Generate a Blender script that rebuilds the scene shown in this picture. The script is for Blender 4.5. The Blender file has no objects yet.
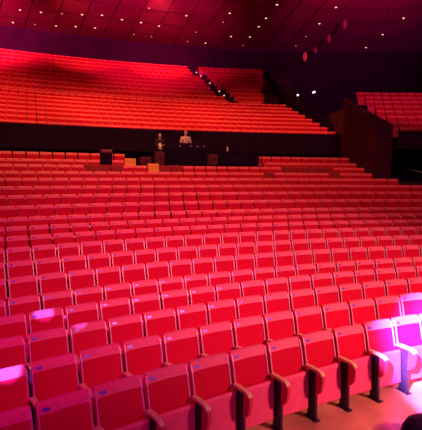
import bpy, bmesh, math, random
from mathutils import Vector, Matrix
random.seed(7)
scene = bpy.context.scene
COL = scene.collection
sin, cos, rad = math.sin, math.cos, math.radians

# ------------------------------------------------------------------ hall geometry
CX, CY = 11.55, -13.52            # centre of the curved rows
EYE = 3.05                        # eye height over the flat front floor
F_PX, PITCH, ROLL = 454.9, rad(5.60), rad(0.48)
P = 0.54                          # seat pitch
R1, DR = 21.79, 0.917             # radius of the front row, row spacing
SEAT_H = 0.955
ROW_TOP = [-2.094, -2.094, -2.094, -2.100, -2.100, -1.962, -1.841, -1.708, -1.592, -1.471, -1.328,
           -1.078, -0.820, -0.574, -0.318, -0.081, 0.183, 0.417, 0.730]
ROW_OFF = [-14.086, -14.474, -14.850, -15.183, -15.848, -16.222, -16.623, -17.013, -16.860, -17.774, -17.577,
           -18.250, -18.336, -18.973, -19.146, -19.547, -20.152, -20.257, -20.922]
def row_R(i): return R1 + i * DR
def row_floor(i): return max(0.0, EYE + ROW_TOP[i] - SEAT_H)
def pol(R, a, z=0.0): return Vector((CX + R * sin(a), CY + R * cos(a), z))

# camera axes (world)
_fwd = Vector((0, cos(PITCH), -sin(PITCH))); _up = Vector((0, sin(PITCH), cos(PITCH))); _rt = Vector((1, 0, 0))
C_R = cos(ROLL) * _rt + sin(ROLL) * _up
C_U = cos(ROLL) * _up - sin(ROLL) * _rt
C_O = Vector((0, 0, EYE))
def to_px(p):
    d = p - C_O; w = d.dot(_fwd)
    return 211 + F_PX * d.dot(C_R) / w, 215 - F_PX * d.dot(C_U) / w, w
def ray(px, py):
    return (_fwd + C_R * ((px - 211) / F_PX) + C_U * ((215 - py) / F_PX)).normalized()
def ray_z(px, py, z):
    d = ray(px, py); return C_O + d * ((z - EYE) / d.z)
def ray_R(px, py, R):
    d = ray(px, py); lo, hi = 0.0, 120.0
    for _ in range(60):
        m = (lo + hi) / 2; q = C_O + d * m
        if math.hypot(q.x - CX, q.y - CY) < R: lo = m
        else: hi = m
    return C_O + d * lo
def ang(p): return math.atan2(p.x - CX, p.y - CY)

# ------------------------------------------------------------------ materials
def mat(name, base, rough=0.6, metal=0.0, emit=None, estr=1.0, noise=0.0, nscale=30.0, spec=0.5, sheen=0.0, bump=0.0, stretch=None, base2=None):
    m = bpy.data.materials.new(name); m.use_nodes = True
    nt = m.node_tree; b = nt.nodes['Principled BSDF']
    b.inputs['Base Color'].default_value = (*base, 1); b.inputs['Roughness'].default_value = rough
    b.inputs['Metallic'].default_value = metal; b.inputs['Specular IOR Level'].default_value = spec
    if sheen: b.inputs['Sheen Weight'].default_value = sheen
    if emit: b.inputs['Emission Color'].default_value = (*emit, 1); b.inputs['Emission Strength'].default_value = estr
    if noise or bump:
        tc = nt.nodes.new('ShaderNodeTexCoord'); src = tc.outputs['Object']
        if stretch:
            mp = nt.nodes.new('ShaderNodeMapping'); mp.inputs['Scale'].default_value = stretch
            nt.links.new(src, mp.inputs['Vector']); src = mp.outputs['Vector']
        n = nt.nodes.new('ShaderNodeTexNoise'); n.inputs['Scale'].default_value = nscale; n.inputs['Detail'].default_value = 4
        nt.links.new(src, n.inputs['Vector'])
        if noise:
            r = nt.nodes.new('ShaderNodeValToRGB')
            lo = tuple(c * (1 - noise) for c in base); hi = base2 or tuple(min(1, c * (1 + noise)) for c in base)
            r.color_ramp.elements[0].position = 0.3; r.color_ramp.elements[1].position = 0.7
            r.color_ramp.elements[0].color = (*lo, 1); r.color_ramp.elements[1].color = (*hi, 1)
            nt.links.new(n.outputs['Fac'], r.inputs['Fac']); nt.links.new(r.outputs['Color'], b.inputs['Base Color'])
        if bump:
            bp = nt.nodes.new('ShaderNodeBump'); bp.inputs['Strength'].default_value = bump; bp.inputs['Distance'].default_value = 0.004
            nt.links.new(n.outputs['Fac'], bp.inputs['Height']); nt.links.new(bp.outputs['Normal'], b.inputs['Normal'])
    return m
M_FAB = mat('red_wool', (0.60, 0.0018, 0.026), 0.85, noise=0.06, nscale=30, spec=0.15)
M_BAND = mat('red_vinyl_band', (0.85, 0.115, 0.14), 0.55, noise=0.08, nscale=25, spec=0.35)
M_SHELL = mat('pink_seat_shell', (0.80, 0.075, 0.15), 0.6, noise=0.08, nscale=12, spec=0.3)
M_TRIM = mat('rose_metal_trim', (0.90, 0.36, 0.40), 0.4, metal=0.3)
M_PLATE = mat('violet_number_plate', (0.16, 0.05, 0.42), 0.3, metal=0.3)
M_WOOD = mat('oiled_wood', (0.98, 0.60, 0.20), 0.4, noise=0.2, nscale=6, stretch=(12, 1.5, 12))
M_ARM = mat('red_arm_panel', (0.66, 0.03, 0.06), 0.5, noise=0.1, nscale=20)
M_PED = mat('black_iron', (0.012, 0.008, 0.016), 0.5, noise=0.3, nscale=20)
M_FLOOR = mat('varnished_floor', (0.58, 0.24, 0.11), 0.32, noise=0.35, nscale=1.4, base2=(0.78, 0.36, 0.16))
M_STEP = mat('dark_step_riser', (0.05, 0.01, 0.015), 0.8, noise=0.2, nscale=5)
M_DARK = mat('dark_maroon_wall', (0.034, 0.004, 0.036), 0.9, noise=0.2, nscale=0.8, spec=0.03)
M_MAROON = mat('maroon_panelling', (0.060, 0.005, 0.028), 0.8, noise=0.2, nscale=0.7, spec=0.05)
M_BLACK = mat('black_paint', (0.018, 0.004, 0.028), 0.7, noise=0.3, nscale=4, spec=0.06)
M_CEIL = mat('ceiling_timber', (0.34, 0.04, 0.10), 0.7, noise=0.12, nscale=0.35, spec=0.15)
M_SEAM = mat('ceiling_seam', (0.03, 0.006, 0.008), 0.9, noise=0.2, nscale=3)
M_ORANGE = mat('orange_cloth', (0.95, 0.40, 0.05), 0.8, noise=0.1, nscale=20)
M_LAYER = mat('dark_red_layer', (0.30, 0.010, 0.020), 0.9, noise=0.2, nscale=15)
M_LAMP = mat('downlight_lens', (0.9, 0.6, 0.5), 0.4, emit=(1.0, 0.36, 0.28), estr=2.3)
M_LAMP2 = mat('dim_downlight_lens', (0.9, 0.5, 0.4), 0.4, emit=(1.0, 0.18, 0.16), estr=1.1)
M_RING = mat('downlight_ring', (0.10, 0.02, 0.02), 0.5, noise=0.1, nscale=9)
M_STEPL = mat('step_light_lens', (0.9, 0.7, 0.7), 0.4, emit=(1.0, 0.40, 0.45), estr=1.3)
M_EXIT = mat('white_lamp_lens', (0.9, 0.9, 0.95), 0.4, emit=(0.85, 0.95, 1.0), estr=2.2)
M_REDL = mat('red_lantern_glass', (0.10, 0.004, 0.008), 0.6, emit=(1.0, 0.02, 0.07), estr=0.42)
M_REDD = mat('dim_red_lantern_glass', (0.10, 0.004, 0.008), 0.6, emit=(1.0, 0.02, 0.08), estr=0.14)
M_CASE = mat('dark_red_case', (0.13, 0.008, 0.02), 0.7, noise=0.2, nscale=6)
M_SKIN = mat('skin', (0.72, 0.45, 0.34), 0.55, noise=0.06, nscale=20)
M_SHIRT = mat('pale_shirt', (0.75, 0.55, 0.52), 0.8, noise=0.08, nscale=25)
M_TOP2 = mat('dark_jacket', (0.035, 0.015, 0.02), 0.8, noise=0.15, nscale=25)
M_TROUS = mat('dark_trousers', (0.02, 0.02, 0.03), 0.9, noise=0.2, nscale=25)
M_HAIR = mat('dark_hair', (0.03, 0.015, 0.012), 0.6, noise=0.3, nscale=60)
M_WHITE = mat('white_paper', (0.85, 0.85, 0.85), 0.7, noise=0.03, nscale=20)
M_KNOB = mat('console_knob', (0.45, 0.35, 0.40), 0.4, noise=0.1, nscale=20)
M_RAIL = mat('pale_metal_rail', (0.65, 0.62, 0.66), 0.35, metal=0.5, noise=0.05, nscale=20)

# ------------------------------------------------------------------ mesh helpers
def link(name, bm, mats, parent=None, smooth=None):
    bmesh.ops.recalc_face_normals(bm, faces=bm.faces)
    me = bpy.data.meshes.new(name); bm.to_mesh(me); bm.free()
    for m in (mats if isinstance(mats, (list, tuple)) else [mats]): me.materials.append(m)
    if smooth is not None: me.shade_smooth() if smooth else None
    o = bpy.data.objects.new(name, me); COL.objects.link(o)
    if parent is not None: o.parent = parent
    return o
def empty(name, loc=(0, 0, 0), rz=0.0):
    o = bpy.data.objects.new(name, None); COL.objects.link(o); o.location = loc; o.rotation_euler = (0, 0, rz)
    o.empty_display_size = 0.1
    return o
def tag(o, label=None, cat=None, group=None, kind=None):
    if label: o['label'] = label
    if cat: o['category'] = cat
    if group: o['group'] = group
    if kind: o['kind'] = kind
    return o
def box(bm, lo, hi, mi=0, M=None):
    v = []
    for z in (lo[2], hi[2]):
        for x, y in ((lo[0], lo[1]), (hi[0], lo[1]), (hi[0], hi[1]), (lo[0], hi[1])):
            q = Vector((x, y, z)); v.append(bm.verts.new(M @ q if M else q))
    for idx in ((0, 3, 2, 1), (4, 5, 6, 7), (0, 1, 5, 4), (1, 2, 6, 5), (2, 3, 7, 6), (3, 0, 4, 7)):
        bm.faces.new([v[k] for k in idx]).material_index = mi
def extrude_x(bm, prof, xs, dy=None, mi=0, M=None):
    """closed (y,z) profile carried along the x stations; dy(x) shifts it."""
    loops = []
    for x in xs:
        s = dy(x) if dy else 0.0
        loops.append([bm.verts.new(M @ Vector((x, y + s, z)) if M else (x, y + s, z)) for y, z in prof])
    n = len(prof)
    for a, b in zip(loops, loops[1:]):
        for k in range(n): bm.faces.new((a[k], a[(k + 1) % n], b[(k + 1) % n], b[k])).material_index = mi
    bm.faces.new(loops[0]).material_index = mi; bm.faces.new(loops[-1][::-1]).material_index = mi
def soften(bm, off=0.012, seg=2, deg=38):
    bmesh.ops.recalc_face_normals(bm, faces=bm.faces)
    es = [e for e in bm.edges if e.is_manifold and e.calc_face_angle(0) > rad(deg)]
    if es: bmesh.ops.bevel(bm, geom=es, offset=off, segments=seg, affect='EDGES', profile=0.5, clamp_overlap=True)
def tube(bm, pts, r, n=8, mi=0):
    pts = [Vector(p) for p in pts]; loops = []
    for k, p in enumerate(pts):
        t = (pts[min(k + 1, len(pts) - 1)] - pts[max(k - 1, 0)]).normalized()
        u = t.orthogonal().normalized(); w = t.cross(u)
        if loops:
            u = (pu - t * pu.dot(t)).normalized(); w = t.cross(u)
        pu = u
        loops.append([bm.verts.new(p + (u * cos(2 * math.pi * j / n) + w * sin(2 * math.pi * j / n)) * r) for j in range(n)])
    for a, b in zip(loops, loops[1:]):
        for j in range(n): bm.faces.new((a[j], a[(j + 1) % n], b[(j + 1) % n], b[j])).material_index = mi
    bm.faces.new(loops[0][::-1]).material_index = mi; bm.faces.new(loops[-1]).material_index = mi
def lathe(bm, prof, n=14, mi=0, M=None):
    """(r,z) profile turned about z; r=0 at the ends closes it."""
    loops = []
    for r, z in prof:
        if r < 1e-6: loops.append([bm.verts.new(M @ Vector((0, 0, z)) if M else (0, 0, z))])
        else: loops.append([bm.verts.new((M @ Vector((r * cos(2 * math.pi * j / n), r * sin(2 * math.pi * j / n), z))) if M else (r * cos(2 * math.pi * j / n), r * sin(2 * math.pi * j / n), z)) for j in range(n)])
    for a, b in zip(loops, loops[1:]):
        for j in range(n):
            k = (j + 1) % n
            if len(a) == 1 and len(b) == 1: continue
            f = (a[0], b[k], b[j]) if len(a) == 1 else (a[j], a[k], b[0]) if len(b) == 1 else (a[j], a[k], b[k], b[j])
            bm.faces.new(f).material_index = mi
    for lp, s in ((loops[0], -1), (loops[-1], 1)):
        if len(lp) > 1: bm.faces.new(lp[::s]).material_index = mi
def sweep(bm, prof, a0, a1, step=rad(1.0), mi=0, mis=None):
    """closed (R,z) profile swept about the hall's centre from angle a0 to a1."""
    n = max(1, int(math.ceil((a1 - a0) / step))); loops = []
    for k in range(n + 1):
        a = a0 + (a1 - a0) * k / n
        loops.append([bm.verts.new(pol(R, a, z)) for R, z in prof])
    m = len(prof)
    for A, B in zip(loops, loops[1:]):
        for k in range(m):
            bm.faces.new((A[k], A[(k + 1) % m], B[(k + 1) % m], B[k])).material_index = mis[k] if mis else mi
    bm.faces.new(loops[0]).material_index = mi; bm.faces.new(loops[-1][::-1]).material_index = mi
def slab(bm, pts, mi=0):
    """closed prism from [(x, y, z_bottom, z_top) ...] around a plan outline."""
    lo = [bm.verts.new((x, y, a)) for x, y, a, b in pts]; hi = [bm.verts.new((x, y, b)) for x, y, a, b in pts]
    n = len(pts)
    for k in range(n): bm.faces.new((lo[k], lo[(k + 1) % n], hi[(k + 1) % n], hi[k])).material_index = mi
    bm.faces.new(lo[::-1]).material_index = mi; bm.faces.new(hi).material_index = mi
def struct(name, bm, mats):
    return tag(link(name, bm, mats), kind='structure')

# ------------------------------------------------------------------ the seat (local: +y away from the stage, base at z=0)
HB = 0.242                                        # half width of the backrest
XS = [-HB, -0.13, 0.0, 0.13, HB]
def concave(x): return 0.018 * (1 - (x / HB) ** 2)
BACK_PROF = [(-0.165, 0.40), (-0.110, 0.61), (-0.052, 0.845), (0.005, 0.845), (-0.045, 0.60), (-0.10, 0.40)]
BAND_PROF = [(-0.056, 0.848), (-0.022, 0.926), (-0.004, 0.948), (0.022, 0.955), (0.036, 0.938), (0.008, 0.848)]
CUSH_PROF = [(-0.238, 0.165), (-0.208, 0.555), (-0.185, 0.588), (-0.140, 0.578), (-0.142, 0.50), (-0.178, 0.38), (-0.170, 0.18)]
SHELL_PROF = [(-0.265, 0.130), (-0.234, 0.560), (-0.212, 0.592), (-0.204, 0.560), (-0.234, 0.130)]
def bm_back():
    bm = bmesh.new(); extrude_x(bm, BACK_PROF, XS, concave); soften(bm, 0.010); return bm
def bm_band():
    bm = bmesh.new(); extrude_x(bm, BAND_PROF, XS, concave); soften(bm, 0.006, 2, 50); return bm
def bm_trim(s):
    bm = bmesh.new(); x = s * (HB - 0.004)
    prof = [(-0.124, 0.60), (-0.066, 0.845), (-0.031, 0.932), (-0.020, 0.928), (-0.052, 0.845), (-0.110, 0.60)]
    extrude_x(bm, prof, [x - 0.007, x + 0.007]); return bm
def bm_plate():
    bm = bmesh.new()
    d = Vector((0, 0.034, 0.078)).normalized(); nrm = Vector((0, -d.z, d.y))
    c = Vector((-0.165, -0.0375 + 0.0095, 0.890)) + nrm * 0.002
    top = []; bot = []
    for k in range(12):
        t = 2 * math.pi * k / 12
        q = c + Vector((1, 0, 0)) * (0.038 * cos(t)) + d * (0.017 * sin(t))
        top.append(bm.verts.new(q + nrm * 0.004)); bot.append(bm.verts.new(q - nrm * 0.006))
    bm.faces.new(top); bm.faces.new(bot[::-1])
    for k in range(12): bm.faces.new((top[k], bot[k], bot[(k + 1) % 12], top[(k + 1) % 12]))
    return bm
def bm_cush():
    bm = bmesh.new(); extrude_x(bm, CUSH_PROF, [-0.216, -0.1, 0.1, 0.216]); soften(bm, 0.015); return bm
def bm_shell():
    bm = bmesh.new(); extrude_x(bm, SHELL_PROF, [-0.226, -0.1, 0.1, 0.226]); soften(bm, 0.005, 1); return bm
AX = -0.27
def strip(bm, path, w, t, cx):
    """flat bar of width w and thickness t along a (y,z) path."""
    n = len(path); out = []; inn = []
    for k, (y, z) in enumerate(path):
        y0, z0 = path[max(k - 1, 0)]; y1, z1 = path[min(k + 1, n - 1)]
        L = math.hypot(y1 - y0, z1 - z0); ny, nz = -(z1 - z0) / L, (y1 - y0) / L
        out.append((y + ny * t / 2, z + nz * t / 2)); inn.append((y - ny * t / 2, z - nz * t / 2))
    extrude_x(bm, out + inn[::-1], [cx - w / 2, cx + w / 2])
ARM_PATH = [(-0.146, 0.626), (-0.25, 0.636), (-0.35, 0.640), (-0.42, 0.632), (-0.455, 0.606)]
LOOP_PATH = [(-0.456, 0.602), (-0.459, 0.53), (-0.440, 0.44), (-0.415, 0.395), (-0.385, 0.365), (-0.340, 0.350)]
def bm_arm():
    bm = bmesh.new(); strip(bm, ARM_PATH, 0.058, 0.036, AX); soften(bm, 0.007); return bm
def bm_loop():
    bm = bmesh.new(); strip(bm, LOOP_PATH, 0.046, 0.026, AX); soften(bm, 0.006, 1)
    extrude_x(bm, [(-0.34, 0.618), (-0.38, 0.617), (-0.410, 0.608), (-0.434, 0.580), (-0.438, 0.52), (-0.425, 0.45), (-0.402, 0.408), (-0.375, 0.380), (-0.34, 0.368)], [AX - 0.016, AX + 0.016])
    return bm
def bm_ped():
    bm = bmesh.new(); extrude_x(bm, [(-0.355, 0.012), (-0.345, 0.33), (-0.350, 0.618), (-0.215, 0.614), (-0.215, 0.33), (-0.205, 0.012)], [AX - 0.022, AX + 0.022]); soften(bm, 0.006, 1)
    box(bm, (AX - 0.040, -0.39, 0.0), (AX + 0.040, -0.18, 0.014)); return bm
DATA = {}
def data(key, fn, m, smooth=True):
    if key not in DATA:
        bm = fn(); bmesh.ops.recalc_face_normals(bm, faces=bm.faces)
        me = bpy.data.meshes.new(key); bm.to_mesh(me); bm.free(); me.materials.append(m); DATA[key] = me
    return DATA[key]
def part(name, me, parent):
    o = bpy.data.objects.new(name, me); COL.objects.link(o); o.parent = parent; return o
def make_seat(full):
    r = empty('theatre_seat')
    b = part('backrest', data('backrest', bm_back, M_FAB), r)
    part('head_panel', data('head_panel', bm_band, M_BAND), b)
    part('number_plate', data('number_plate', bm_plate, M_PLATE), b)
    if full:
        part('edge_trim', data('edge_trim_a', lambda: bm_trim(-1), M_TRIM), b)
        part('edge_trim', data('edge_trim_b', lambda: bm_trim(1), M_TRIM), b)
    c = part('seat_cushion', data('seat_cushion', bm_cush, M_FAB), r)
    part('seat_shell', data('seat_shell', bm_shell, M_SHELL), c)
    part('armrest', data('armrest', bm_arm, M_WOOD), r)
    part('arm_panel', data('arm_panel', bm_loop, M_ARM), r)
    part('pedestal_leg', data('pedestal_leg', bm_ped, M_PED), r)
    return r
def kids(o): return CH.get(o.name, [])
CH = {}
def index_children():
    CH.clear()
    for o in list(COL.objects):
        if o.parent: CH.setdefault(o.parent.name, []).append(o)
def copy_tree(o, parent=None):
    c = o.copy(); COL.objects.link(c); c.parent = parent
    for k in CH.get(o.name, []): copy_tree(k, c)
    return c

# which seats exist
ORD = ['zeroth', 'first', 'second', 'third', 'fourth', 'fifth', 'sixth', 'seventh', 'eighth', 'ninth', 'tenth', 'eleventh', 'twelfth', 'thirteenth',
       'fourteenth', 'fifteenth', 'sixteenth', 'seventeenth', 'eighteenth', 'nineteenth', 'twentieth', 'twenty-first', 'twenty-second', 'twenty-third',
       'twenty-fourth', 'twenty-fifth', 'twenty-sixth', 'twenty-seventh', 'twenty-eighth', 'twenty-ninth', 'thirtieth', 'thirty-first', 'thirty-second']
A_LEFT, A_RIGHT = rad(-43.0), rad(3.5)
ROW_END = {14: rad(-4.95), 15: rad(-6.0), 16: rad(-6.0), 17: rad(-6.05), 18: rad(-6.0)}   # right-hand ends of the back rows
DESK_A = (-28.55 * P, -17.30 * P)       # arc positions of the sound platform (on rows 18, 19)
def seat_angle(i, j): return ((j + 0.5) * P + ROW_OFF[i]) / row_R(i)
seats = []                               # (row, j, angle, in_view)
for i in range(19):
    R = row_R(i)
    j0 = int((A_LEFT * R - ROW_OFF[i]) / P)
    for j in range(j0, j0 + 200):
        a = seat_angle(i, j)
        if a > ROW_END.get(i, A_RIGHT): break
        s = a * R * (row_R(17) / R) if i == 18 else a * R
        if i >= 17 and DESK_A[0] - 0.24 < s < DESK_A[1] + 0.20: continue
        pl = pol(R, a - 0.25 / R, row_floor(i) + 0.8); pr = pol(R, a + 0.25 / R, row_floor(i) + 0.8)
        xl, yl, w = to_px(pl); xr, yr, w2 = to_px(pr)
        vis = xr > 2 and xl < 420 and w > 1 and yr < 432
        seats.append((i, j, a, vis, 0.5 * (xl + xr)))
def nearest(i, px):
    return min((s for s in seats if s[0] == i), key=lambda s: abs(s[4] - px))
GAP = nearest(17, 106.8)
SKIP = {GAP[:2]}          # an equipment cabinet stands in this place
seats = [s for s in seats if s[:2] not in SKIP]
view = [s for s in seats if s[3]]
single = view[:300]; single_keys = {s[:2] for s in single}
n_in_row = {}
for s in view: n_in_row[s[0]] = n_in_row.get(s[0], 0) + 1
proto_full = make_seat(True); proto_far = make_seat(False); index_children()
used = {True: False, False: False}; count = {}
def seat_label(i, k, n):
    row = 'front row' if i == 0 else f'{ORD[i + 1]} row from the front'
    if k <= (n + 1) // 2: pos = f'{ORD[k]} visible from the left'
    else:
        m = n - k + 1
        pos = 'last visible at the right' if m == 1 else f'{ORD[m]} visible from the right'
    return f'red theatre seat, {row}, {pos}'
for (i, j, a, vis, px) in single:
    full = i < 8
    pr = proto_full if full else proto_far
    o = copy_tree(pr) if used[full] else pr
    used[full] = True
    o.location = pol(row_R(i), a, row_floor(i)); o.rotation_euler = (0, 0, -a)
    count[i] = count.get(i, 0) + 1
    g = 'red tip-up seats of the front row' if i == 0 else f'red tip-up seats of the {ORD[i + 1]} row'
    tag(o, seat_label(i, count[i], n_in_row[i]), 'seat', g)

# ------------------------------------------------------------------ balcony layout
BR, BD = 44.5, 0.917                     # lower tier
B_ROWS = [(BR + k * BD, EYE + 2.64 + k * (2.66 / 7)) for k in range(8)]          # (R, seat-top z)
UR = 52.5
U_ROWS = [(UR + k * BD, EYE + 5.69 + k * (4.42 / 9)) for k in range(10)]
S_ROWS = [(36.6 + k * BD, EYE + 2.20 + k * (2.80 / 7)) for k in range(8)]        # side block
B_A = (rad(-41), rad(-3.7)); U_A = (rad(-41), rad(-6.9)); S_A = (rad(-3.15), rad(6.5))
def low_end(k): return rad(-4.05 - 2.5 * k / 7)
def up_end(k): return rad(-8.1 + 1.9 * k / 9)
def aisle(k): return rad(-10.75 - 2.15 * k / 9)
# remaining seats as one mass
bm = bmesh.new()
def far_seat(R, a, z, last=False):
    M = Matrix.Translation(pol(R, a, z)) @ Matrix.Rotation(-a, 4, 'Z')
    extrude_x(bm, BACK_PROF, [-HB, HB], None, 0, M)
    extrude_x(bm, BAND_PROF, [-HB, HB], None, 1, M)
    extrude_x(bm, CUSH_PROF, [-0.216, 0.216], None, 0, M)
    extrude_x(bm, SHELL_PROF, [-0.226, 0.226], None, 2, M)
    for x in ((AX, -AX) if last else (AX,)):
        box(bm, (x - 0.023, -0.42, 0.600), (x + 0.023, -0.155, 0.632), 3, M)
        box(bm, (x - 0.019, -0.35, 0.0), (x + 0.019, -0.21, 0.600), 4, M)
        box(bm, (x - 0.018, -0.43, 0.36), (x + 0.018, -0.33, 0.595), 5, M)
keys = {s[:2] for s in seats}
for (i, j, a, vis, px) in seats:
    if (i, j) not in single_keys: far_seat(row_R(i), a, row_floor(i), (i, j + 1) not in keys)
def fill(R, z, a0, a1, off):
    k0 = math.ceil(a0 * R / P - off)
    while (k0 + off + 0.5) * P / R < a1:
        a = (k0 + off + 0.5) * P / R; far_seat(R, a, z, (k0 + off + 1.5) * P / R >= a1); k0 += 1
for k, (R, z) in enumerate(B_ROWS): fill(R, z - SEAT_H, B_A[0], low_end(k), (0.37 * k) % 1.0)
for k, (R, z) in enumerate(U_ROWS):
    fill(R, z - SEAT_H, U_A[0], aisle(k) - 0.55 / R, (0.43 * k) % 1.0); fill(R, z - SEAT_H, aisle(k) + 0.55 / R, up_end(k), (0.43 * k) % 1.0)
for k, (R, z) in enumerate(S_ROWS): fill(R, z - SEAT_H, rad(-4.0 + 0.40 * k / 7), S_A[1], 0.5 * (k % 2))
tag(link('theatre_seating', bm, [M_FAB, M_BAND, M_SHELL, M_WOOD, M_PED, M_ARM]), 'distant red tip-up seats filling the hindmost stalls rows and the balcony tiers', 'seats', kind='stuff')

# ------------------------------------------------------------------ setting
def terrace(R0, rows, back, zlow, pre=0.50):
    """(R,z) profile: flat front, a step before every row, closed underneath."""
    prof = [(R0, zlow)]; mis = []
    prof.append((R0, rows[0][1]));
    for k in range(1, len(rows)):
        if abs(rows[k][1] - rows[k - 1][1]) < 1e-4: continue
        r = rows[k][0] - pre
        prof += [(r, rows[k - 1][1]), (r, rows[k][1])]
    prof += [(back, rows[-1][1]), (back, zlow)]
    mis = []
    for k in range(len(prof)):
        (r0, z0), (r1, z1) = prof[k], prof[(k + 1) % len(prof)]
        mis.append(0 if abs(z0 - z1) < 1e-6 and z0 > zlow + 1e-6 else 1)
    return prof, mis
bm = bmesh.new()
prof, mis = terrace(11.5, [(row_R(i), row_floor(i)) for i in range(19)], 46.0, -0.3)
sweep(bm, prof, rad(-46), rad(8), mis=mis, mi=1)
struct('floor', bm, [M_FLOOR, M_STEP])
# balcony, lower + upper tiers: one stepped body
bm = bmesh.new()
rows = [(R, z - SEAT_H) for R, z in B_ROWS] + [(R, z - SEAT_H) for R, z in U_ROWS]
prof, mis = terrace(BR - 0.62, rows, 61.9, rows[0][1] - 0.5)
prof[0] = (BR - 0.62, rows[0][1] - 0.45)
sweep(bm, prof, rad(-46), rad(-3.75), mis=[1] * len(mis), mi=1)
struct('balcony_floor', bm, [M_FLOOR, M_STEP])
bm = bmesh.new(); z0 = B_ROWS[0][1]
sweep(bm, [(BR - 0.74, z0 - 1.55), (BR - 0.74, z0 - 0.22), (BR - 0.63, z0 - 0.22), (BR - 0.63, z0 - 1.55)], rad(-46), rad(-3.4))
struct('trim_balcony_front', bm, M_BLACK)
bm = bmesh.new(); zu = U_ROWS[0][1] - SEAT_H
sweep(bm, [(UR - 0.66, zu + 0.0), (UR - 0.66, zu + 0.66), (UR - 0.58, zu + 0.66), (UR - 0.58, zu + 0.0)], rad(-46), rad(-6.9))
struct('trim_upper_tier', bm, M_MAROON)
bm = bmesh.new()
sweep(bm, [(46.1, -0.3), (46.1, z0 - 1.45), (46.4, z0 - 1.45), (46.4, -0.3)], rad(-46), rad(12))
struct('wall_under_balcony', bm, M_BLACK)
# side block
bm = bmesh.new()
prof, mis = terrace(36.0, [(R, z - SEAT_H) for R, z in S_ROWS], 46.5, EYE + 1.2)
sweep(bm, prof, rad(-4.0), rad(8), mis=[1] * len(mis), mi=1)
struct('side_balcony_floor', bm, [M_FLOOR, M_STEP])
bm = bmesh.new()
sweep(bm, [(35.9, EYE + 1.45), (35.9, EYE + 1.98), (35.99, EYE + 1.98), (35.99, EYE + 1.45)], rad(-4.0), rad(8))
struct('trim_side_balcony', bm, M_DARK)
# wall between the stalls and the side block, its top following the rake
bm = bmesh.new()
slab(bm, [(8.00, 22.55, 0.5, EYE + 2.30), (8.86, 22.55, 0.5, EYE + 2.30), (8.86, 23.2, 0.5, EYE + 2.45), (8.70, 30.2, 0.5, EYE + 4.75), (8.54, 30.2, 0.5, EYE + 4.75), (8.02, 23.2, 0.5, EYE + 2.45)])
struct('wall_side', bm, M_MAROON)
# low wall running on past the end of the lower tier
bm = bmesh.new()
pts = [pol(BR - 0.6, rad(-3.45)), pol(BR + 7.2, rad(-6.0)), pol(61.9, rad(-5.55))]
zz = [EYE + 2.7, EYE + 5.7, EYE + 10.3]
for k in range(2):
    A, B = pts[k], pts[k + 1]; n = Vector((B.y - A.y, A.x - B.x, 0)).normalized() * 0.15
    slab(bm, [(A.x, A.y, 2.0, zz[k]), (B.x, B.y, 2.0, zz[k + 1]), (B.x + n.x, B.y + n.y, 2.0, zz[k + 1]), (A.x + n.x, A.y + n.y, 2.0, zz[k])])
struct('wall_tier_end', bm, M_BLACK)
CZ = EYE + 12.3
bm = bmesh.new(); sweep(bm, [(62.0, -0.3), (62.0, CZ), (62.4, CZ), (62.4, -0.3)], rad(-46), rad(14)); struct('wall_back', bm, M_DARK)
def radial_wall(name, a, m):
    bm = bmesh.new(); A, B = pol(21.0 if a < 0 else 11.5, a), pol(62.4, a); n = Vector((cos(a), -sin(a), 0)) * (0.3 if a > 0 else -0.3)
    slab(bm, [(A.x, A.y, -0.3, CZ), (B.x, B.y, -0.3, CZ), (B.x + n.x, B.y + n.y, -0.3, CZ), (A.x + n.x, A.y + n.y, -0.3, CZ)]); struct(name, bm, m)
radial_wall('wall_left', rad(-46), M_DARK); radial_wall('wall_right', rad(14), M_DARK)
# ceiling: dark backing with timber panels hung under it
bm = bmesh.new()
sweep(bm, [(24.0, CZ + 0.12), (24.0, CZ + 0.4), (62.4, CZ + 0.4), (62.4, CZ + 0.12)], rad(-46), rad(14), mi=1)
r = 62.0; n = 0
while r > 26:
    a = rad(-46)
    while a < rad(14):
        b = min(a + rad(2.1), rad(14))
        tilt = 0.0
        sweep(bm, [(r - 3.04, CZ + 0.02), (r - 3.04, CZ + 0.11), (r - 0.10, CZ + 0.08), (r - 0.10, CZ - 0.02)], a + 0.0009, b - 0.0009, step=rad(1.3))
        a = b
    r -= 3.1; n += 1
struct('ceiling', bm, [M_CEIL, M_SEAM])

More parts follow.
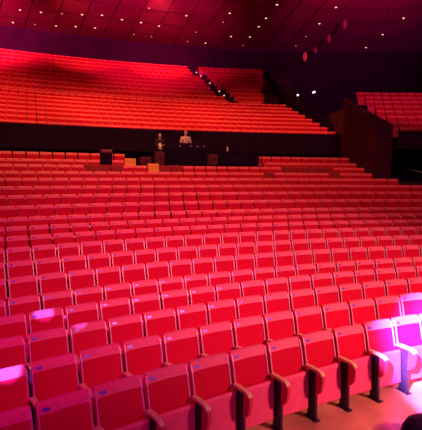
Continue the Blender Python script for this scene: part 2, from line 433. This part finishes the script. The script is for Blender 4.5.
# ------------------------------------------------------------------ ceiling lights
def bm_ring():
    bm = bmesh.new(); lathe(bm, [(0.105, -0.05), (0.15, -0.05), (0.15, 0.03), (0.105, 0.03), (0.105, -0.05)][:4], 16)
    return bm
def bm_lens():
    bm = bmesh.new(); lathe(bm, [(0, -0.085), (0.06, -0.075), (0.09, -0.055), (0.10, -0.03), (0, -0.03)], 16); return bm
def bm_lens_small():
    bm = bmesh.new(); lathe(bm, [(0, -0.075), (0.05, -0.07), (0.07, -0.055), (0.075, -0.03), (0, -0.03)], 16); return bm
def make_downlight(dim):
    r = empty('ceiling_downlight')
    part('ring', data('downlight_ring', bm_ring, M_RING), r)
    part('lens', data('lens_dim' if dim else 'lens', bm_lens_small if dim else bm_lens, M_LAMP2 if dim else M_LAMP), r)
    return r
DL = [ # rows of lights, near rows higher in the picture: (x, y, dim)
 [(277, 4, 0), (336, 6.7, 0)],
 [(20, 9.3, 0), (41, 11.6, 0), (62, 13.3, 1), (82, 14, 0), (102, 14.6, 0), (122, 19, 0), (149, 8, 1), (186.5, 15, 0), (229.6, 12.6, 0), (266, 17.6, 0), (319.4, 23, 0), (403.6, 17.5, 0)],
 [(13, 22, 0), (35, 24, 1), (56, 25.5, 0), (75.6, 26, 0), (95, 27.5, 0), (141, 22, 0), (159, 25.5, 0), (195.7, 31.5, 1), (223, 21.5, 1), (258.8, 26, 0), (306, 36, 1), (382.7, 34, 0)],
 [(134, 34, 1), (151.6, 36.2, 1), (187.4, 41.2, 1), (205.4, 42.6, 0), (231, 36, 0), (250, 36.5, 0), (243, 45, 1), (296, 45.5, 1), (366, 47, 0), (417, 54.5, 0)]]
RN = ['topmost', 'second', 'third', 'lowest']
pd, pb = make_downlight(True), make_downlight(False); index_children(); ud = {0: False, 1: False}
for q, row in enumerate(DL):
    row = sorted(row)
    for k, (x, y, dim) in enumerate(row):
        p = ray_z(x, y, CZ - 0.03)
        src = pd if dim else pb; o = copy_tree(src) if ud[dim] else src; ud[dim] = True
        o.location = (p.x, p.y, CZ - 0.03)
        tag(o, f'{"dim" if dim else "bright"} round downlight in the dark red ceiling, {ORD[k + 1]} from the left in the {RN[q]} band', 'ceiling light', 'ceiling downlights')
# red lanterns under the ceiling
def lantern(px, py, s, dim, label):
    z = CZ - 0.8
    p = ray_z(px, py, z); r = empty('hanging_lantern', (p.x, p.y, z))
    b2 = bmesh.new(); lathe(b2, [(0, -0.62 * s), (0.16 * s, -0.52 * s), (0.27 * s, -0.2 * s), (0.29 * s, 0.05 * s), (0.22 * s, 0.36 * s), (0.10 * s, 0.55 * s), (0, 0.58 * s)], 16)
    link('glass', b2, M_REDD if dim else M_REDL, r, True)
    b2 = bmesh.new(); lathe(b2, [(0, 0.56 * s), (0.11 * s, 0.56 * s), (0.12 * s, 0.64 * s), (0.03, 0.70 * s), (0, 0.70 * s)], 14); link('cap', b2, M_RING, r)
    b2 = bmesh.new(); tube(b2, [(0, 0, 0.68 * s), (0, 0, CZ - z + 0.02)], 0.02, 6); link('rod', b2, M_RING, r)
    tag(r, label, 'lantern', 'red lanterns under the ceiling')
lantern(305, 56.5, 0.75, 0, 'largest and brightest red glowing lantern, lowest in the ceiling row')
lantern(315.5, 50, 0.5, 1, 'faint small red lantern just right of the brightest one')
lantern(329, 38.7, 0.6, 1, 'dim red lantern hanging third up the slanting row')
lantern(345, 24, 0.6, 1, 'dim red lantern at the top end of the slanting row')
# step lights along the upper aisle
def bm_sl():
    bm = bmesh.new(); lathe(bm, [(0, 0.0), (0.07, 0.0), (0.08, 0.05), (0.05, 0.09), (0, 0.10)], 12); return bm
def bm_slb():
    bm = bmesh.new(); box(bm, (-0.09, -0.05, -0.14), (0.09, 0.05, 0.0)); return bm
def make_sl():
    r = empty('step_light'); part('lens', data('step_lens', bm_sl, M_STEPL), r); part('housing', data('step_housing', bm_slb, M_RING), r); return r
sl = make_sl(); index_children()
for q, k in enumerate((0, 2, 3, 5, 7, 8)):
    R, z = U_ROWS[k]; o = sl if q == 0 else copy_tree(sl)
    p = pol(R - 0.3, aisle(k), z - SEAT_H + 0.14 + 0.45); o.location = p; o.rotation_euler = (0, 0, -aisle(k))
    pb_ = bmesh.new(); box(pb_, (-0.03, -0.03, -0.60), (0.03, 0.03, -0.13)); link('post', pb_, M_RING, o)
    tag(o, f'tiny glowing step light in the upper balcony aisle, {ORD[q + 1]} counted up from its foot', 'step light', 'step lights on the balcony aisle')
# two small white lamps on the dark back wall
def wall_lamp(px, py, tilt, label):
    p = ray_R(px, py, 61.8); a = ang(p); r = empty('wall_lamp', p, -a)
    b2 = bmesh.new(); M = Matrix.Rotation(tilt, 4, 'Y'); box(b2, (-0.15, -0.09, -0.08), (0.15, -0.03, 0.08), 0, M); soften(b2, 0.02); link('lens', b2, M_EXIT, r)
    b2 = bmesh.new(); box(b2, (-0.2, -0.03, -0.12), (0.2, 0.19, 0.12), 0, M); link('housing', b2, M_RING, r)
    tag(r, label, 'lamp', 'white lamps on the back wall')
wall_lamp(297, 95.3, -0.2, 'small white lamp on the dark back wall, the lower left one')
wall_lamp(313.8, 92.3, -0.35, 'small white lamp on the dark back wall, the higher right one')

# ------------------------------------------------------------------ sound platform
PZ = 3.26
pa0, pa1 = DESK_A[0] / row_R(17), DESK_A[1] / row_R(17)
bm = bmesh.new(); sweep(bm, [(37.02, 2.2), (37.02, PZ), (42.2, PZ), (42.2, 2.2)], pa0, pa1)
struct('platform', bm, M_BLACK)
def frame_at(R, a, z): return Matrix.Translation(pol(R, a, z)) @ Matrix.Rotation(-a, 4, 'Z')
def ang_px(px, R, z):
    lo, hi = rad(-50), rad(20)
    for _ in range(50):
        m = (lo + hi) / 2
        if to_px(pol(R, m, z))[0] < px: lo = m
        else: hi = m
    return lo
# mixing console on its desk
RC = 38.2
a0, a1 = ang_px(166, RC, 4.2), ang_px(208, RC, 4.2); am = (a0 + a1) / 2; hw = (a1 - a0) * RC / 2
r = empty('console_desk', pol(RC, am, PZ), -am)
b2 = bmesh.new(); box(b2, (-hw, -0.40, 0.70), (hw, 0.45, 0.76)); link('desk_top', b2, M_BLACK, r)
b2 = bmesh.new(); box(b2, (-hw, -0.40, 0.0), (hw, -0.36, 0.70)); link('front_panel', b2, M_BLACK, r)
for s in (-1, 1):
    b2 = bmesh.new(); box(b2, (s * (hw - 0.02) - 0.02, -0.36, 0.0), (s * (hw - 0.02) + 0.02, 0.42, 0.70)); link('side_panel', b2, M_BLACK, r)
tag(r, 'long black desk under the mixing console at the back of the stalls', 'desk')
r = empty('mixing_console', pol(RC, am, PZ + 0.762), -am)
b2 = bmesh.new(); extrude_x(b2, [(-0.34, 0.0), (-0.34, 0.10), (-0.30, 0.33), (-0.24, 0.335), (0.36, 0.10), (0.38, 0.0)], [-hw + 0.05, hw - 0.05]); soften(b2, 0.01, 1)
link('console_body', b2, M_BLACK, r)
b2 = bmesh.new()
for k in range(26):
    x = -hw + 0.12 + k * (2 * hw - 0.24) / 25
    for y in (-0.16, 0.0, 0.16):
        z = 0.335 - (y + 0.24) * 0.392; box(b2, (x - 0.012, y - 0.02, z - 0.01), (x + 0.012, y + 0.02, z + 0.025))
link('faders', b2, M_KNOB, r)['kind'] = 'stuff'
for k, (x, z) in enumerate(((-0.45, .18), (0.1, .2), (0.42, .17), (0.75, .19))):
    b2 = bmesh.new(); box(b2, (x - 0.035, -0.345, z - 0.025), (x + 0.035, -0.318, z + 0.025)); link('meter', b2, M_KNOB, r)
tag(r, 'wide black mixing console in front of the man in the pale shirt', 'mixing console')
# lower table to the right
a2 = ang_px(257, RC, 4.0); at = (a1 + a2) / 2; tw = (a2 - a1) * RC / 2 - 0.03
r = empty('side_table', pol(RC, at, PZ), -at)
b2 = bmesh.new(); box(b2, (-tw, -0.40, 0.70), (tw, 0.40, 0.74)); link('table_top', b2, M_BLACK, r)
b2 = bmesh.new(); box(b2, (-tw, -0.38, 0.05), (tw, -0.35, 0.70)); link('front_cloth', b2, M_BLACK, r)
for sx in (-1, 1):
    for sy in (-1, 1):
        b2 = bmesh.new(); box(b2, (sx * (tw - 0.05) - 0.02, sy * 0.30 - 0.02, 0), (sx * (tw - 0.05) + 0.02, sy * 0.30 + 0.02, 0.70)); link('leg', b2, M_PED, r)
tag(r, 'low black table to the right of the mixing console', 'table')
ab = ang_px(227.4, RC - 0.1, 4.1)
r = empty('bottle', pol(RC - 0.1, ab, PZ + 0.741), -ab)
b2 = bmesh.new(); lathe(b2, [(0, 0), (0.036, 0), (0.038, 0.02), (0.038, 0.17), (0.030, 0.20), (0.014, 0.225), (0.014, 0.24), (0, 0.24)], 14); link('bottle_body', b2, M_WHITE, r, True)
b2 = bmesh.new(); lathe(b2, [(0, 0.24), (0.017, 0.24), (0.017, 0.265), (0, 0.265)], 12); link('cap', b2, M_TRIM, r)
tag(r, 'small pale bottle standing on the low black table', 'bottle')
# dark red cases at the ends of the console desk
def case(px, R, w, h, label):
    a = ang_px(px, R, PZ + 0.4); r = empty('equipment_case', pol(R, a, PZ), -a)
    b2 = bmesh.new(); box(b2, (-w / 2, -0.2, 0.03), (w / 2, 0.2, h)); soften(b2, 0.012, 1); link('case_body', b2, M_CASE, r)
    b2 = bmesh.new(); box(b2, (-w / 2 + 0.01, -0.19, h), (w / 2 - 0.01, 0.19, h + 0.05)); soften(b2, 0.012, 1); link('lid', b2, M_CASE, r)
    b2 = bmesh.new(); box(b2, (-0.07, -0.215, h * 0.6), (0.07, -0.2, h * 0.6 + 0.04)); link('handle', b2, M_PED, r)
    for s in (-1, 1):
        b2 = bmesh.new(); box(b2, (s * (w / 2 - 0.06) - 0.03, -0.18, 0), (s * (w / 2 - 0.06) + 0.03, 0.18, 0.03)); link('foot', b2, M_PED, r)
    tag(r, label, 'case', 'dark red cases on the sound platform')
case(159, 37.4, 0.42, 0.58, 'dark red case on the platform below the person in dark clothes')
case(212.5, 37.4, 0.40, 0.50, 'dark red case at the right end of the mixing console')
case(145, 37.3, 0.50, 0.32, 'low dark red case beside the orange covered seats')
# cabinet standing in a seat's place
a = GAP[2]; zf = row_floor(17)
r = empty('equipment_cabinet', pol(row_R(17) - 0.02, a, zf), -a)
b2 = bmesh.new(); box(b2, (-0.235, -0.17, 0.03), (0.235, 0.17, 1.24)); soften(b2, 0.012, 1); link('cabinet_body', b2, M_BLACK, r)
b2 = bmesh.new(); extrude_x(b2, [(-0.2, 1.245), (-0.2, 1.30), (-0.15, 1.40), (0.2, 1.43), (0.2, 1.245)], [-0.24, 0.24]); soften(b2, 0.01, 1); link('top', b2, M_CASE, r)  # dark red colour stands in for red light on the top
b2 = bmesh.new(); box(b2, (-0.21, -0.185, 0.3), (0.21, -0.17, 1.1)); link('door', b2, M_BLACK, r)
for s in (-1, 1):
    b2 = bmesh.new(); box(b2, (s * 0.2 - 0.04, -0.15, 0), (s * 0.2 + 0.04, 0.15, 0.03)); link('foot', b2, M_PED, r)
tag(r, 'black equipment cabinet with red light coloured onto its top standing above the last stalls rows', 'cabinet')

# orange covers, and plain dark red layers, over some of the back seats
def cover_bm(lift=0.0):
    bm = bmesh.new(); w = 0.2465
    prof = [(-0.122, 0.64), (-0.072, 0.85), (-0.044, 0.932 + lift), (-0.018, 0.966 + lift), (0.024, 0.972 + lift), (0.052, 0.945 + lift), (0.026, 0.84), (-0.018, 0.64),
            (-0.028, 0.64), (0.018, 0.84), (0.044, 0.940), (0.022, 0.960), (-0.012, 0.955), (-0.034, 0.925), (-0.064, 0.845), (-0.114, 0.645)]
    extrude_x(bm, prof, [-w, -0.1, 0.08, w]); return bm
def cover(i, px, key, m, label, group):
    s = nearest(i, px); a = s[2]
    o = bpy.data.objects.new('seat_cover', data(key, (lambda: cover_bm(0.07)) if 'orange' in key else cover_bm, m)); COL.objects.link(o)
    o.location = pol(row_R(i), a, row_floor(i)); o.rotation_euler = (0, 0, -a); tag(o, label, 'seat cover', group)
cover(17, 131, 'orange_cover', M_ORANGE, 'orange cloth cover over the higher and further left of two seats', 'orange seat covers')
cover(16, 150.5, 'orange_cover', M_ORANGE, 'orange cloth cover over the lower and further right of two seats', 'orange seat covers')
G = 'dark red layers over seats of the hindmost stalls rows'
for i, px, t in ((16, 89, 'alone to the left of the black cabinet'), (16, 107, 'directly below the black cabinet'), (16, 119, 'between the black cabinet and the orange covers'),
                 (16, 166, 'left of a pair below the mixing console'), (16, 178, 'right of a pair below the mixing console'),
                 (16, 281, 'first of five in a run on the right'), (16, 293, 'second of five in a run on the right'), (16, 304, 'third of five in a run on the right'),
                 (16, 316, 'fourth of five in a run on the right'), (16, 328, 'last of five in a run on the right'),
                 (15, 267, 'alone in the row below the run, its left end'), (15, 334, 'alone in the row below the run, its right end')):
    cover(i, px, 'dark_layer', M_LAYER, 'dark red layer over a seat back, ' + t, G)

# handrail in the dark side passage
A = Vector((9.93, 25.44, 3.43)); B = Vector((10.25, 22.45, 3.06)); D = (B - A)
def floor_at(p):
    R = math.hypot(p.x - CX, p.y - CY); z = 0
    for i in range(19):
        if R >= row_R(i) - 0.5: z = row_floor(i)
    return z
r = empty('handrail', (A.x, A.y, floor_at(A)))
o_ = r.location.copy()
b2 = bmesh.new(); tube(b2, [A - D * 0.08 - o_, A - o_, B - o_, B + D * 0.35 - o_], 0.022, 8); link('rail', b2, M_RAIL, r)
for t in (0.02, 0.5, 0.98):
    q = A + D * t; b2 = bmesh.new(); tube(b2, [Vector((q.x, q.y, floor_at(q))) - o_, q - o_], 0.018, 8); link('post', b2, M_PED, r)
tag(r, 'thin pale handrail slanting through the dark passage under the side balcony', 'handrail')

# rounded black case on the wooden floor
p = ray_z(431, 447, 0.0)
r = empty('rounded_case', (p.x, p.y, 0))
b2 = bmesh.new(); lathe(b2, [(0, 0.0), (0.30, 0.0), (0.335, 0.03), (0.335, 0.09), (0.32, 0.10), (0, 0.10)], 28); link('base', b2, M_PED, r, True)
b2 = bmesh.new(); lathe(b2, [(0, 0.10), (0.315, 0.102), (0.31, 0.17), (0.27, 0.245), (0.19, 0.295), (0.09, 0.318), (0, 0.322)], 28); link('domed_lid', b2, M_BLACK, r, True)
tag(r, 'black rounded case on the wooden floor at the bottom right corner', 'case')

# ------------------------------------------------------------------ people at the sound desk
def skin_mesh(joints, bones, level=2):
    me = bpy.data.meshes.new('tmp'); names = list(joints)
    me.from_pydata([joints[k][0] for k in names], [(names.index(a), names.index(b)) for a, b in bones], [])
    o = bpy.data.objects.new('tmp', me); COL.objects.link(o)
    s = o.modifiers.new('s', 'SKIN'); s.use_smooth_shade = True
    for v, k in zip(me.skin_vertices[0].data, names):
        rr = joints[k][1]; v.radius = rr if isinstance(rr, tuple) else (rr, rr); v.use_root = (k == names[0])
    ss = o.modifiers.new('u', 'SUBSURF'); ss.levels = level; ss.render_levels = level
    dg = bpy.context.evaluated_depsgraph_get(); out = bpy.data.meshes.new_from_object(o.evaluated_get(dg))
    bpy.data.objects.remove(o); return out
def head_bm(bm, c, s, yaw):
    M = Matrix.Translation(c) @ Matrix.Rotation(yaw, 4, 'Z') @ Matrix.Scale(s, 4)
    def ell(p, r, n=16, m=10):
        K = M @ Matrix.Translation(p) @ Matrix.Diagonal((*r, 1)); bmesh.ops.create_uvsphere(bm, u_segments=n, v_segments=m, radius=1, matrix=K)
    ell((0, 0.005, 0.02), (0.076, 0.095, 0.105)); ell((0, -0.02, -0.045), (0.060, 0.072, 0.075))        # skull, jaw
    ell((0, -0.10, -0.02), (0.014, 0.022, 0.028), 8, 6)                                                 # nose
    for q in (-1, 1): ell((q * 0.078, 0.01, -0.01), (0.012, 0.022, 0.032), 8, 6); ell((q * 0.03, -0.082, 0.012), (0.014, 0.010, 0.009), 8, 6)
    ell((0, -0.088, -0.065), (0.025, 0.010, 0.008), 8, 6)                                               # mouth
def person(name_label, loc, rz, H, shirt_m, hair_style, pose):
    k = H / 1.75; r = empty('person', loc, rz)
    V = lambda x, y, z: Vector((x * k, y * k, z * k))
    aw, ah = pose['elbow'], pose['hand']
    J = {'pelvis': (V(0, 0, 0.95), (0.15 * k, 0.10 * k)), 'waist': (V(0, 0, 1.12), (0.135 * k, 0.095 * k)), 'chest': (V(0, 0, 1.33), (0.165 * k, 0.11 * k)), 'neckb': (V(0, 0, 1.46), (0.085 * k, 0.07 * k)),
         'neck': (V(0, -0.01, 1.53), 0.055 * k), 'skull': (V(0, -0.02, 1.62), 0.06 * k)}
    bones = [('pelvis', 'waist'), ('waist', 'chest'), ('chest', 'neckb'), ('neckb', 'neck'), ('neck', 'skull')]
    for n, s in (('l', -1), ('r', 1)):
        J['sh' + n] = (V(s * 0.19, 0, 1.41), 0.062 * k); J['el' + n] = (V(s * aw[0], aw[1], aw[2]), 0.044 * k); J['wr' + n] = (V(s * ah[0], ah[1], ah[2]), 0.029 * k)
        t = (J['wr' + n][0] - J['el' + n][0]).normalized()
        J['pa' + n] = (J['wr' + n][0] + t * 0.07 * k, (0.036 * k, 0.018 * k))
        J['hip' + n] = (V(s * 0.095, 0, 0.88), 0.085 * k); J['kn' + n] = (V(s * 0.105, -0.015, 0.49), 0.057 * k); J['an' + n] = (V(s * 0.11, 0.02, 0.09), 0.042 * k); J['to' + n] = (V(s * 0.12, -0.15, 0.035), 0.035 * k)
        bones += [('chest', 'sh' + n), ('sh' + n, 'el' + n), ('el' + n, 'wr' + n), ('wr' + n, 'pa' + n), ('pelvis', 'hip' + n), ('hip' + n, 'kn' + n), ('kn' + n, 'an' + n), ('an' + n, 'to' + n)]
        sx = Vector((1, 0, 0))
        for f in range(4):
            off = sx * ((f - 1.5) * 0.018 * k); Lf = (0.065, 0.075, 0.072, 0.055)[f] * k
            b0 = J['pa' + n][0] + off; J[f'f{f}a' + n] = (b0 + t * 0.02 * k, 0.009 * k); J[f'f{f}b' + n] = (b0 + t * Lf + V(0, 0, -0.02), 0.007 * k)
            bones += [('pa' + n, f'f{f}a' + n), (f'f{f}a' + n, f'f{f}b' + n)]
        J['th' + n] = (J['wr' + n][0] + t * 0.055 * k - sx * (s * 0.05 * k), 0.009 * k); bones.append(('wr' + n, 'th' + n))
    me = skin_mesh(J, bones, 1)
    bm = bmesh.new(); bm.from_mesh(me); head_bm(bm, V(0, -0.03, 1.645), k, 0)
    body = link('body', bm, M_SKIN, r, True)
    Js = {'p': (V(0, 0, 0.93), (0.17 * k, 0.12 * k)), 'w': (V(0, 0, 1.12), (0.155 * k, 0.115 * k)), 'c': (V(0, 0, 1.33), (0.185 * k, 0.13 * k)), 'n': (V(0, 0, 1.46), (0.10 * k, 0.085 * k))}
    bs = [('p', 'w'), ('w', 'c'), ('c', 'n')]
    for n, s in (('l', -1), ('r', 1)):
        e = V(s * aw[0], aw[1], aw[2]); Js['s' + n] = (V(s * 0.195, 0, 1.41), 0.078 * k); Js['e' + n] = (e, 0.060 * k); bs += [('c', 's' + n), ('s' + n, 'e' + n)]
        if pose.get('long'): Js['x' + n] = (e.lerp(V(s * ah[0], ah[1], ah[2]), 0.85), 0.045 * k); bs.append(('e' + n, 'x' + n))
    bm = bmesh.new(); bm.from_mesh(skin_mesh(Js, bs, 1)); link('shirt', bm, shirt_m, r, True)
    Jt = {'p': (V(0, 0, 0.97), (0.165 * k, 0.115 * k))}; bt = []
    for n, s in (('l', -1), ('r', 1)):
        Jt['h' + n] = (V(s * 0.095, 0, 0.86), 0.10 * k); Jt['k' + n] = (V(s * 0.105, -0.015, 0.49), 0.075 * k); Jt['a' + n] = (V(s * 0.11, 0.02, 0.09), 0.065 * k); bt += [('p', 'h' + n), ('h' + n, 'k' + n), ('k' + n, 'a' + n)]
    bm = bmesh.new(); bm.from_mesh(skin_mesh(Jt, bt, 1)); link('trousers', bm, M_TROUS, r, True)
    bm = bmesh.new()
    if hair_style == 'crop':
        bmesh.ops.create_uvsphere(bm, u_segments=16, v_segments=10, radius=1, matrix=Matrix.Translation(V(0, 0.0, 1.665)) @ Matrix.Diagonal((0.079 * k, 0.094 * k, 0.10 * k, 1)))
        bmesh.ops.delete(bm, geom=[v for v in bm.verts if v.co.y < -0.02 * k or v.co.z < 1.60 * k or v.co.z > 1.72 * k], context='VERTS')
    else:
        bmesh.ops.create_uvsphere(bm, u_segments=16, v_segments=12, radius=1, matrix=Matrix.Translation(V(0, 0.0, 1.655)) @ Matrix.Diagonal((0.09 * k, 0.105 * k, 0.118 * k, 1)))
        bmesh.ops.delete(bm, geom=[v for v in bm.verts if v.co.y < -0.045 * k and v.co.z < 1.70 * k], context='VERTS')
    bmesh.ops.solidify(bm, geom=bm.faces[:], thickness=0.006)
    link('hair', bm, M_HAIR, r, True)
    tag(r, name_label, 'person'); return r
a = ang_px(185, 39.1, 4.6)
person('person in a pale shirt with close-cropped hair standing behind the mixing console', pol(39.0, a, PZ), -a, 1.76, M_SHIRT, 'crop', {'elbow': (0.27, -0.03, 1.13), 'hand': (0.22, -0.24, 1.00)})
a = ang_px(160, 39.1, 4.4)
r2 = person('person in dark clothes standing at the left end of the mixing console', pol(39.15, a, PZ), -a, 1.58, M_TOP2, 'bob', {'elbow': (0.25, -0.02, 1.15), 'hand': (0.12, -0.27, 1.12), 'long': True})
p = pol(39.15, a - 0.0022, PZ) - Vector((sin(a), cos(a), 0)) * 0.40
b2 = bmesh.new(); box(b2, (-0.06, -0.003, -0.10), (0.06, 0.003, 0.11), 0, Matrix.Rotation(rad(-20), 4, 'X')); o = link('paper_sheet', b2, M_WHITE); o.location = (p.x, p.y, PZ + 1.0); o.rotation_euler = (0, 0, -a)
tag(o, 'white sheet of paper held by the person in dark clothes', 'paper')

# ------------------------------------------------------------------ light
def spot(name, loc, tgt, col, watt, deg, blend=0.4, size=0.25):
    L = bpy.data.lights.new(name, 'SPOT'); L.color = col; L.energy = watt; L.spot_size = rad(deg); L.spot_blend = blend; L.shadow_soft_size = size
    o = bpy.data.objects.new(name, L); COL.objects.link(o); o.location = loc
    o.rotation_euler = (Vector(tgt) - Vector(loc)).to_track_quat('-Z', 'Y').to_euler(); return o
spot('stage_wash', (11.0, -2.0, 8.0), (4.2, 7.6, 0.6), (1.0, 0.30, 0.38), 12200, 50, 0.9, 0.8)
spot('left_fill', (-2.0, -3.0, 7.5), (-2.4, 9.2, 0.8), (1.0, 0.03, 0.66), 3000, 44, 0.9, 0.5)  # unseen fill added to tint and lift the left front seats
spot('stalls_wash', (2.5, 13.0, 14.0), (2.0, 16.5, 2.0), (1.0, 0.25, 0.18), 2900, 110, 0.8, 0.8)
spot('rear_wash', (-4.0, 18.0, 14.3), (-3.5, 21.5, 3.0), (1.0, 0.32, 0.13), 4300, 112, 0.7, 0.8)
for x, y, q in ((-13.5, 21.5, 4300), (-4.5, 25.5, 3700), (4.5, 26.5, 3400)):
    spot('balcony_wash', (x, y, 14.4), (x - 0.6, y + 6.5, 6.3), (1.0, 0.22, 0.09), q, 82, 0.8, 0.5)
spot('side_fill', (10.5, 20.0, 14.3), (11.5, 27.0, 7.0), (1.0, 0.08, 0.28), 1900, 50, 0.6, 0.5)  # unseen light added to brighten the side block
for x, y, q in ((-15.5, 26.0, 15000), (-9.5, 29.0, 6500), (-3.5, 31.0, 9000)):
    spot('tier_wash', (x, y, 14.7), (x * 1.15 - 1.0, y + 14.5, 14.2), (1.0, 0.12, 0.12), q, 38, 0.9, 0.5)
for x, y, q in ((-16.0, 17.0, 44000), (-4.0, 19.5, 21000), (9.0, 20.5, 8500)):
    spot('ceiling_fill', (x, y, 11.7), (x * 1.25, y + 18.0, 16.5), (1.0, 0.01, 0.30), q * 1.2, 50, 0.9, 0.5)  # unseen uplights added to redden the ceiling
spot('violet_beam', (-2.0, -1.0, 5.6), tuple(ray_z(490, 352, 0.35)), (0.40, 0.17, 1.0), 230000, 15.6, 0.45, 0.06)
for k, (x, y, R, w, d) in enumerate(((44, 313.0, row_R(3), 30000, 1.5), (4, 369, row_R(1), 34000, 2.0), (79, 322.6, row_R(2), 16000, 0.9))):
    t = ray_R(x, y, R); spot('gobo_beam', (-2.5, -3.0, 6.0), tuple(t), (0.20, 0.17, 1.0), w, d, 0.5, 0.02)
w = bpy.data.worlds.new('purple_ambient'); scene.world = w; w.use_nodes = True
w.node_tree.nodes['Background'].inputs[0].default_value = (0.38, 0.0, 0.75, 1); w.node_tree.nodes['Background'].inputs[1].default_value = 0.26  # purple ambient added to lift the dark areas

# ------------------------------------------------------------------ camera
cd = bpy.data.cameras.new('camera'); cam = bpy.data.objects.new('camera', cd); COL.objects.link(cam)
cd.sensor_fit = 'VERTICAL'; cd.sensor_height = 24.0; cd.sensor_width = 24.0; cd.lens = F_PX / 430 * 24.0; cd.clip_end = 300; cd.clip_start = 0.05
m3 = Matrix((C_R, C_U, -_fwd)).transposed(); cam.matrix_world = Matrix.Translation(C_O) @ m3.to_4x4()
scene.camera = cam
scene.view_settings.view_transform = 'Standard'; scene.view_settings.look = 'None'
scene.view_settings.exposure = 0.0; scene.view_settings.gamma = 1.0; scene.view_settings.use_curve_mapping = False
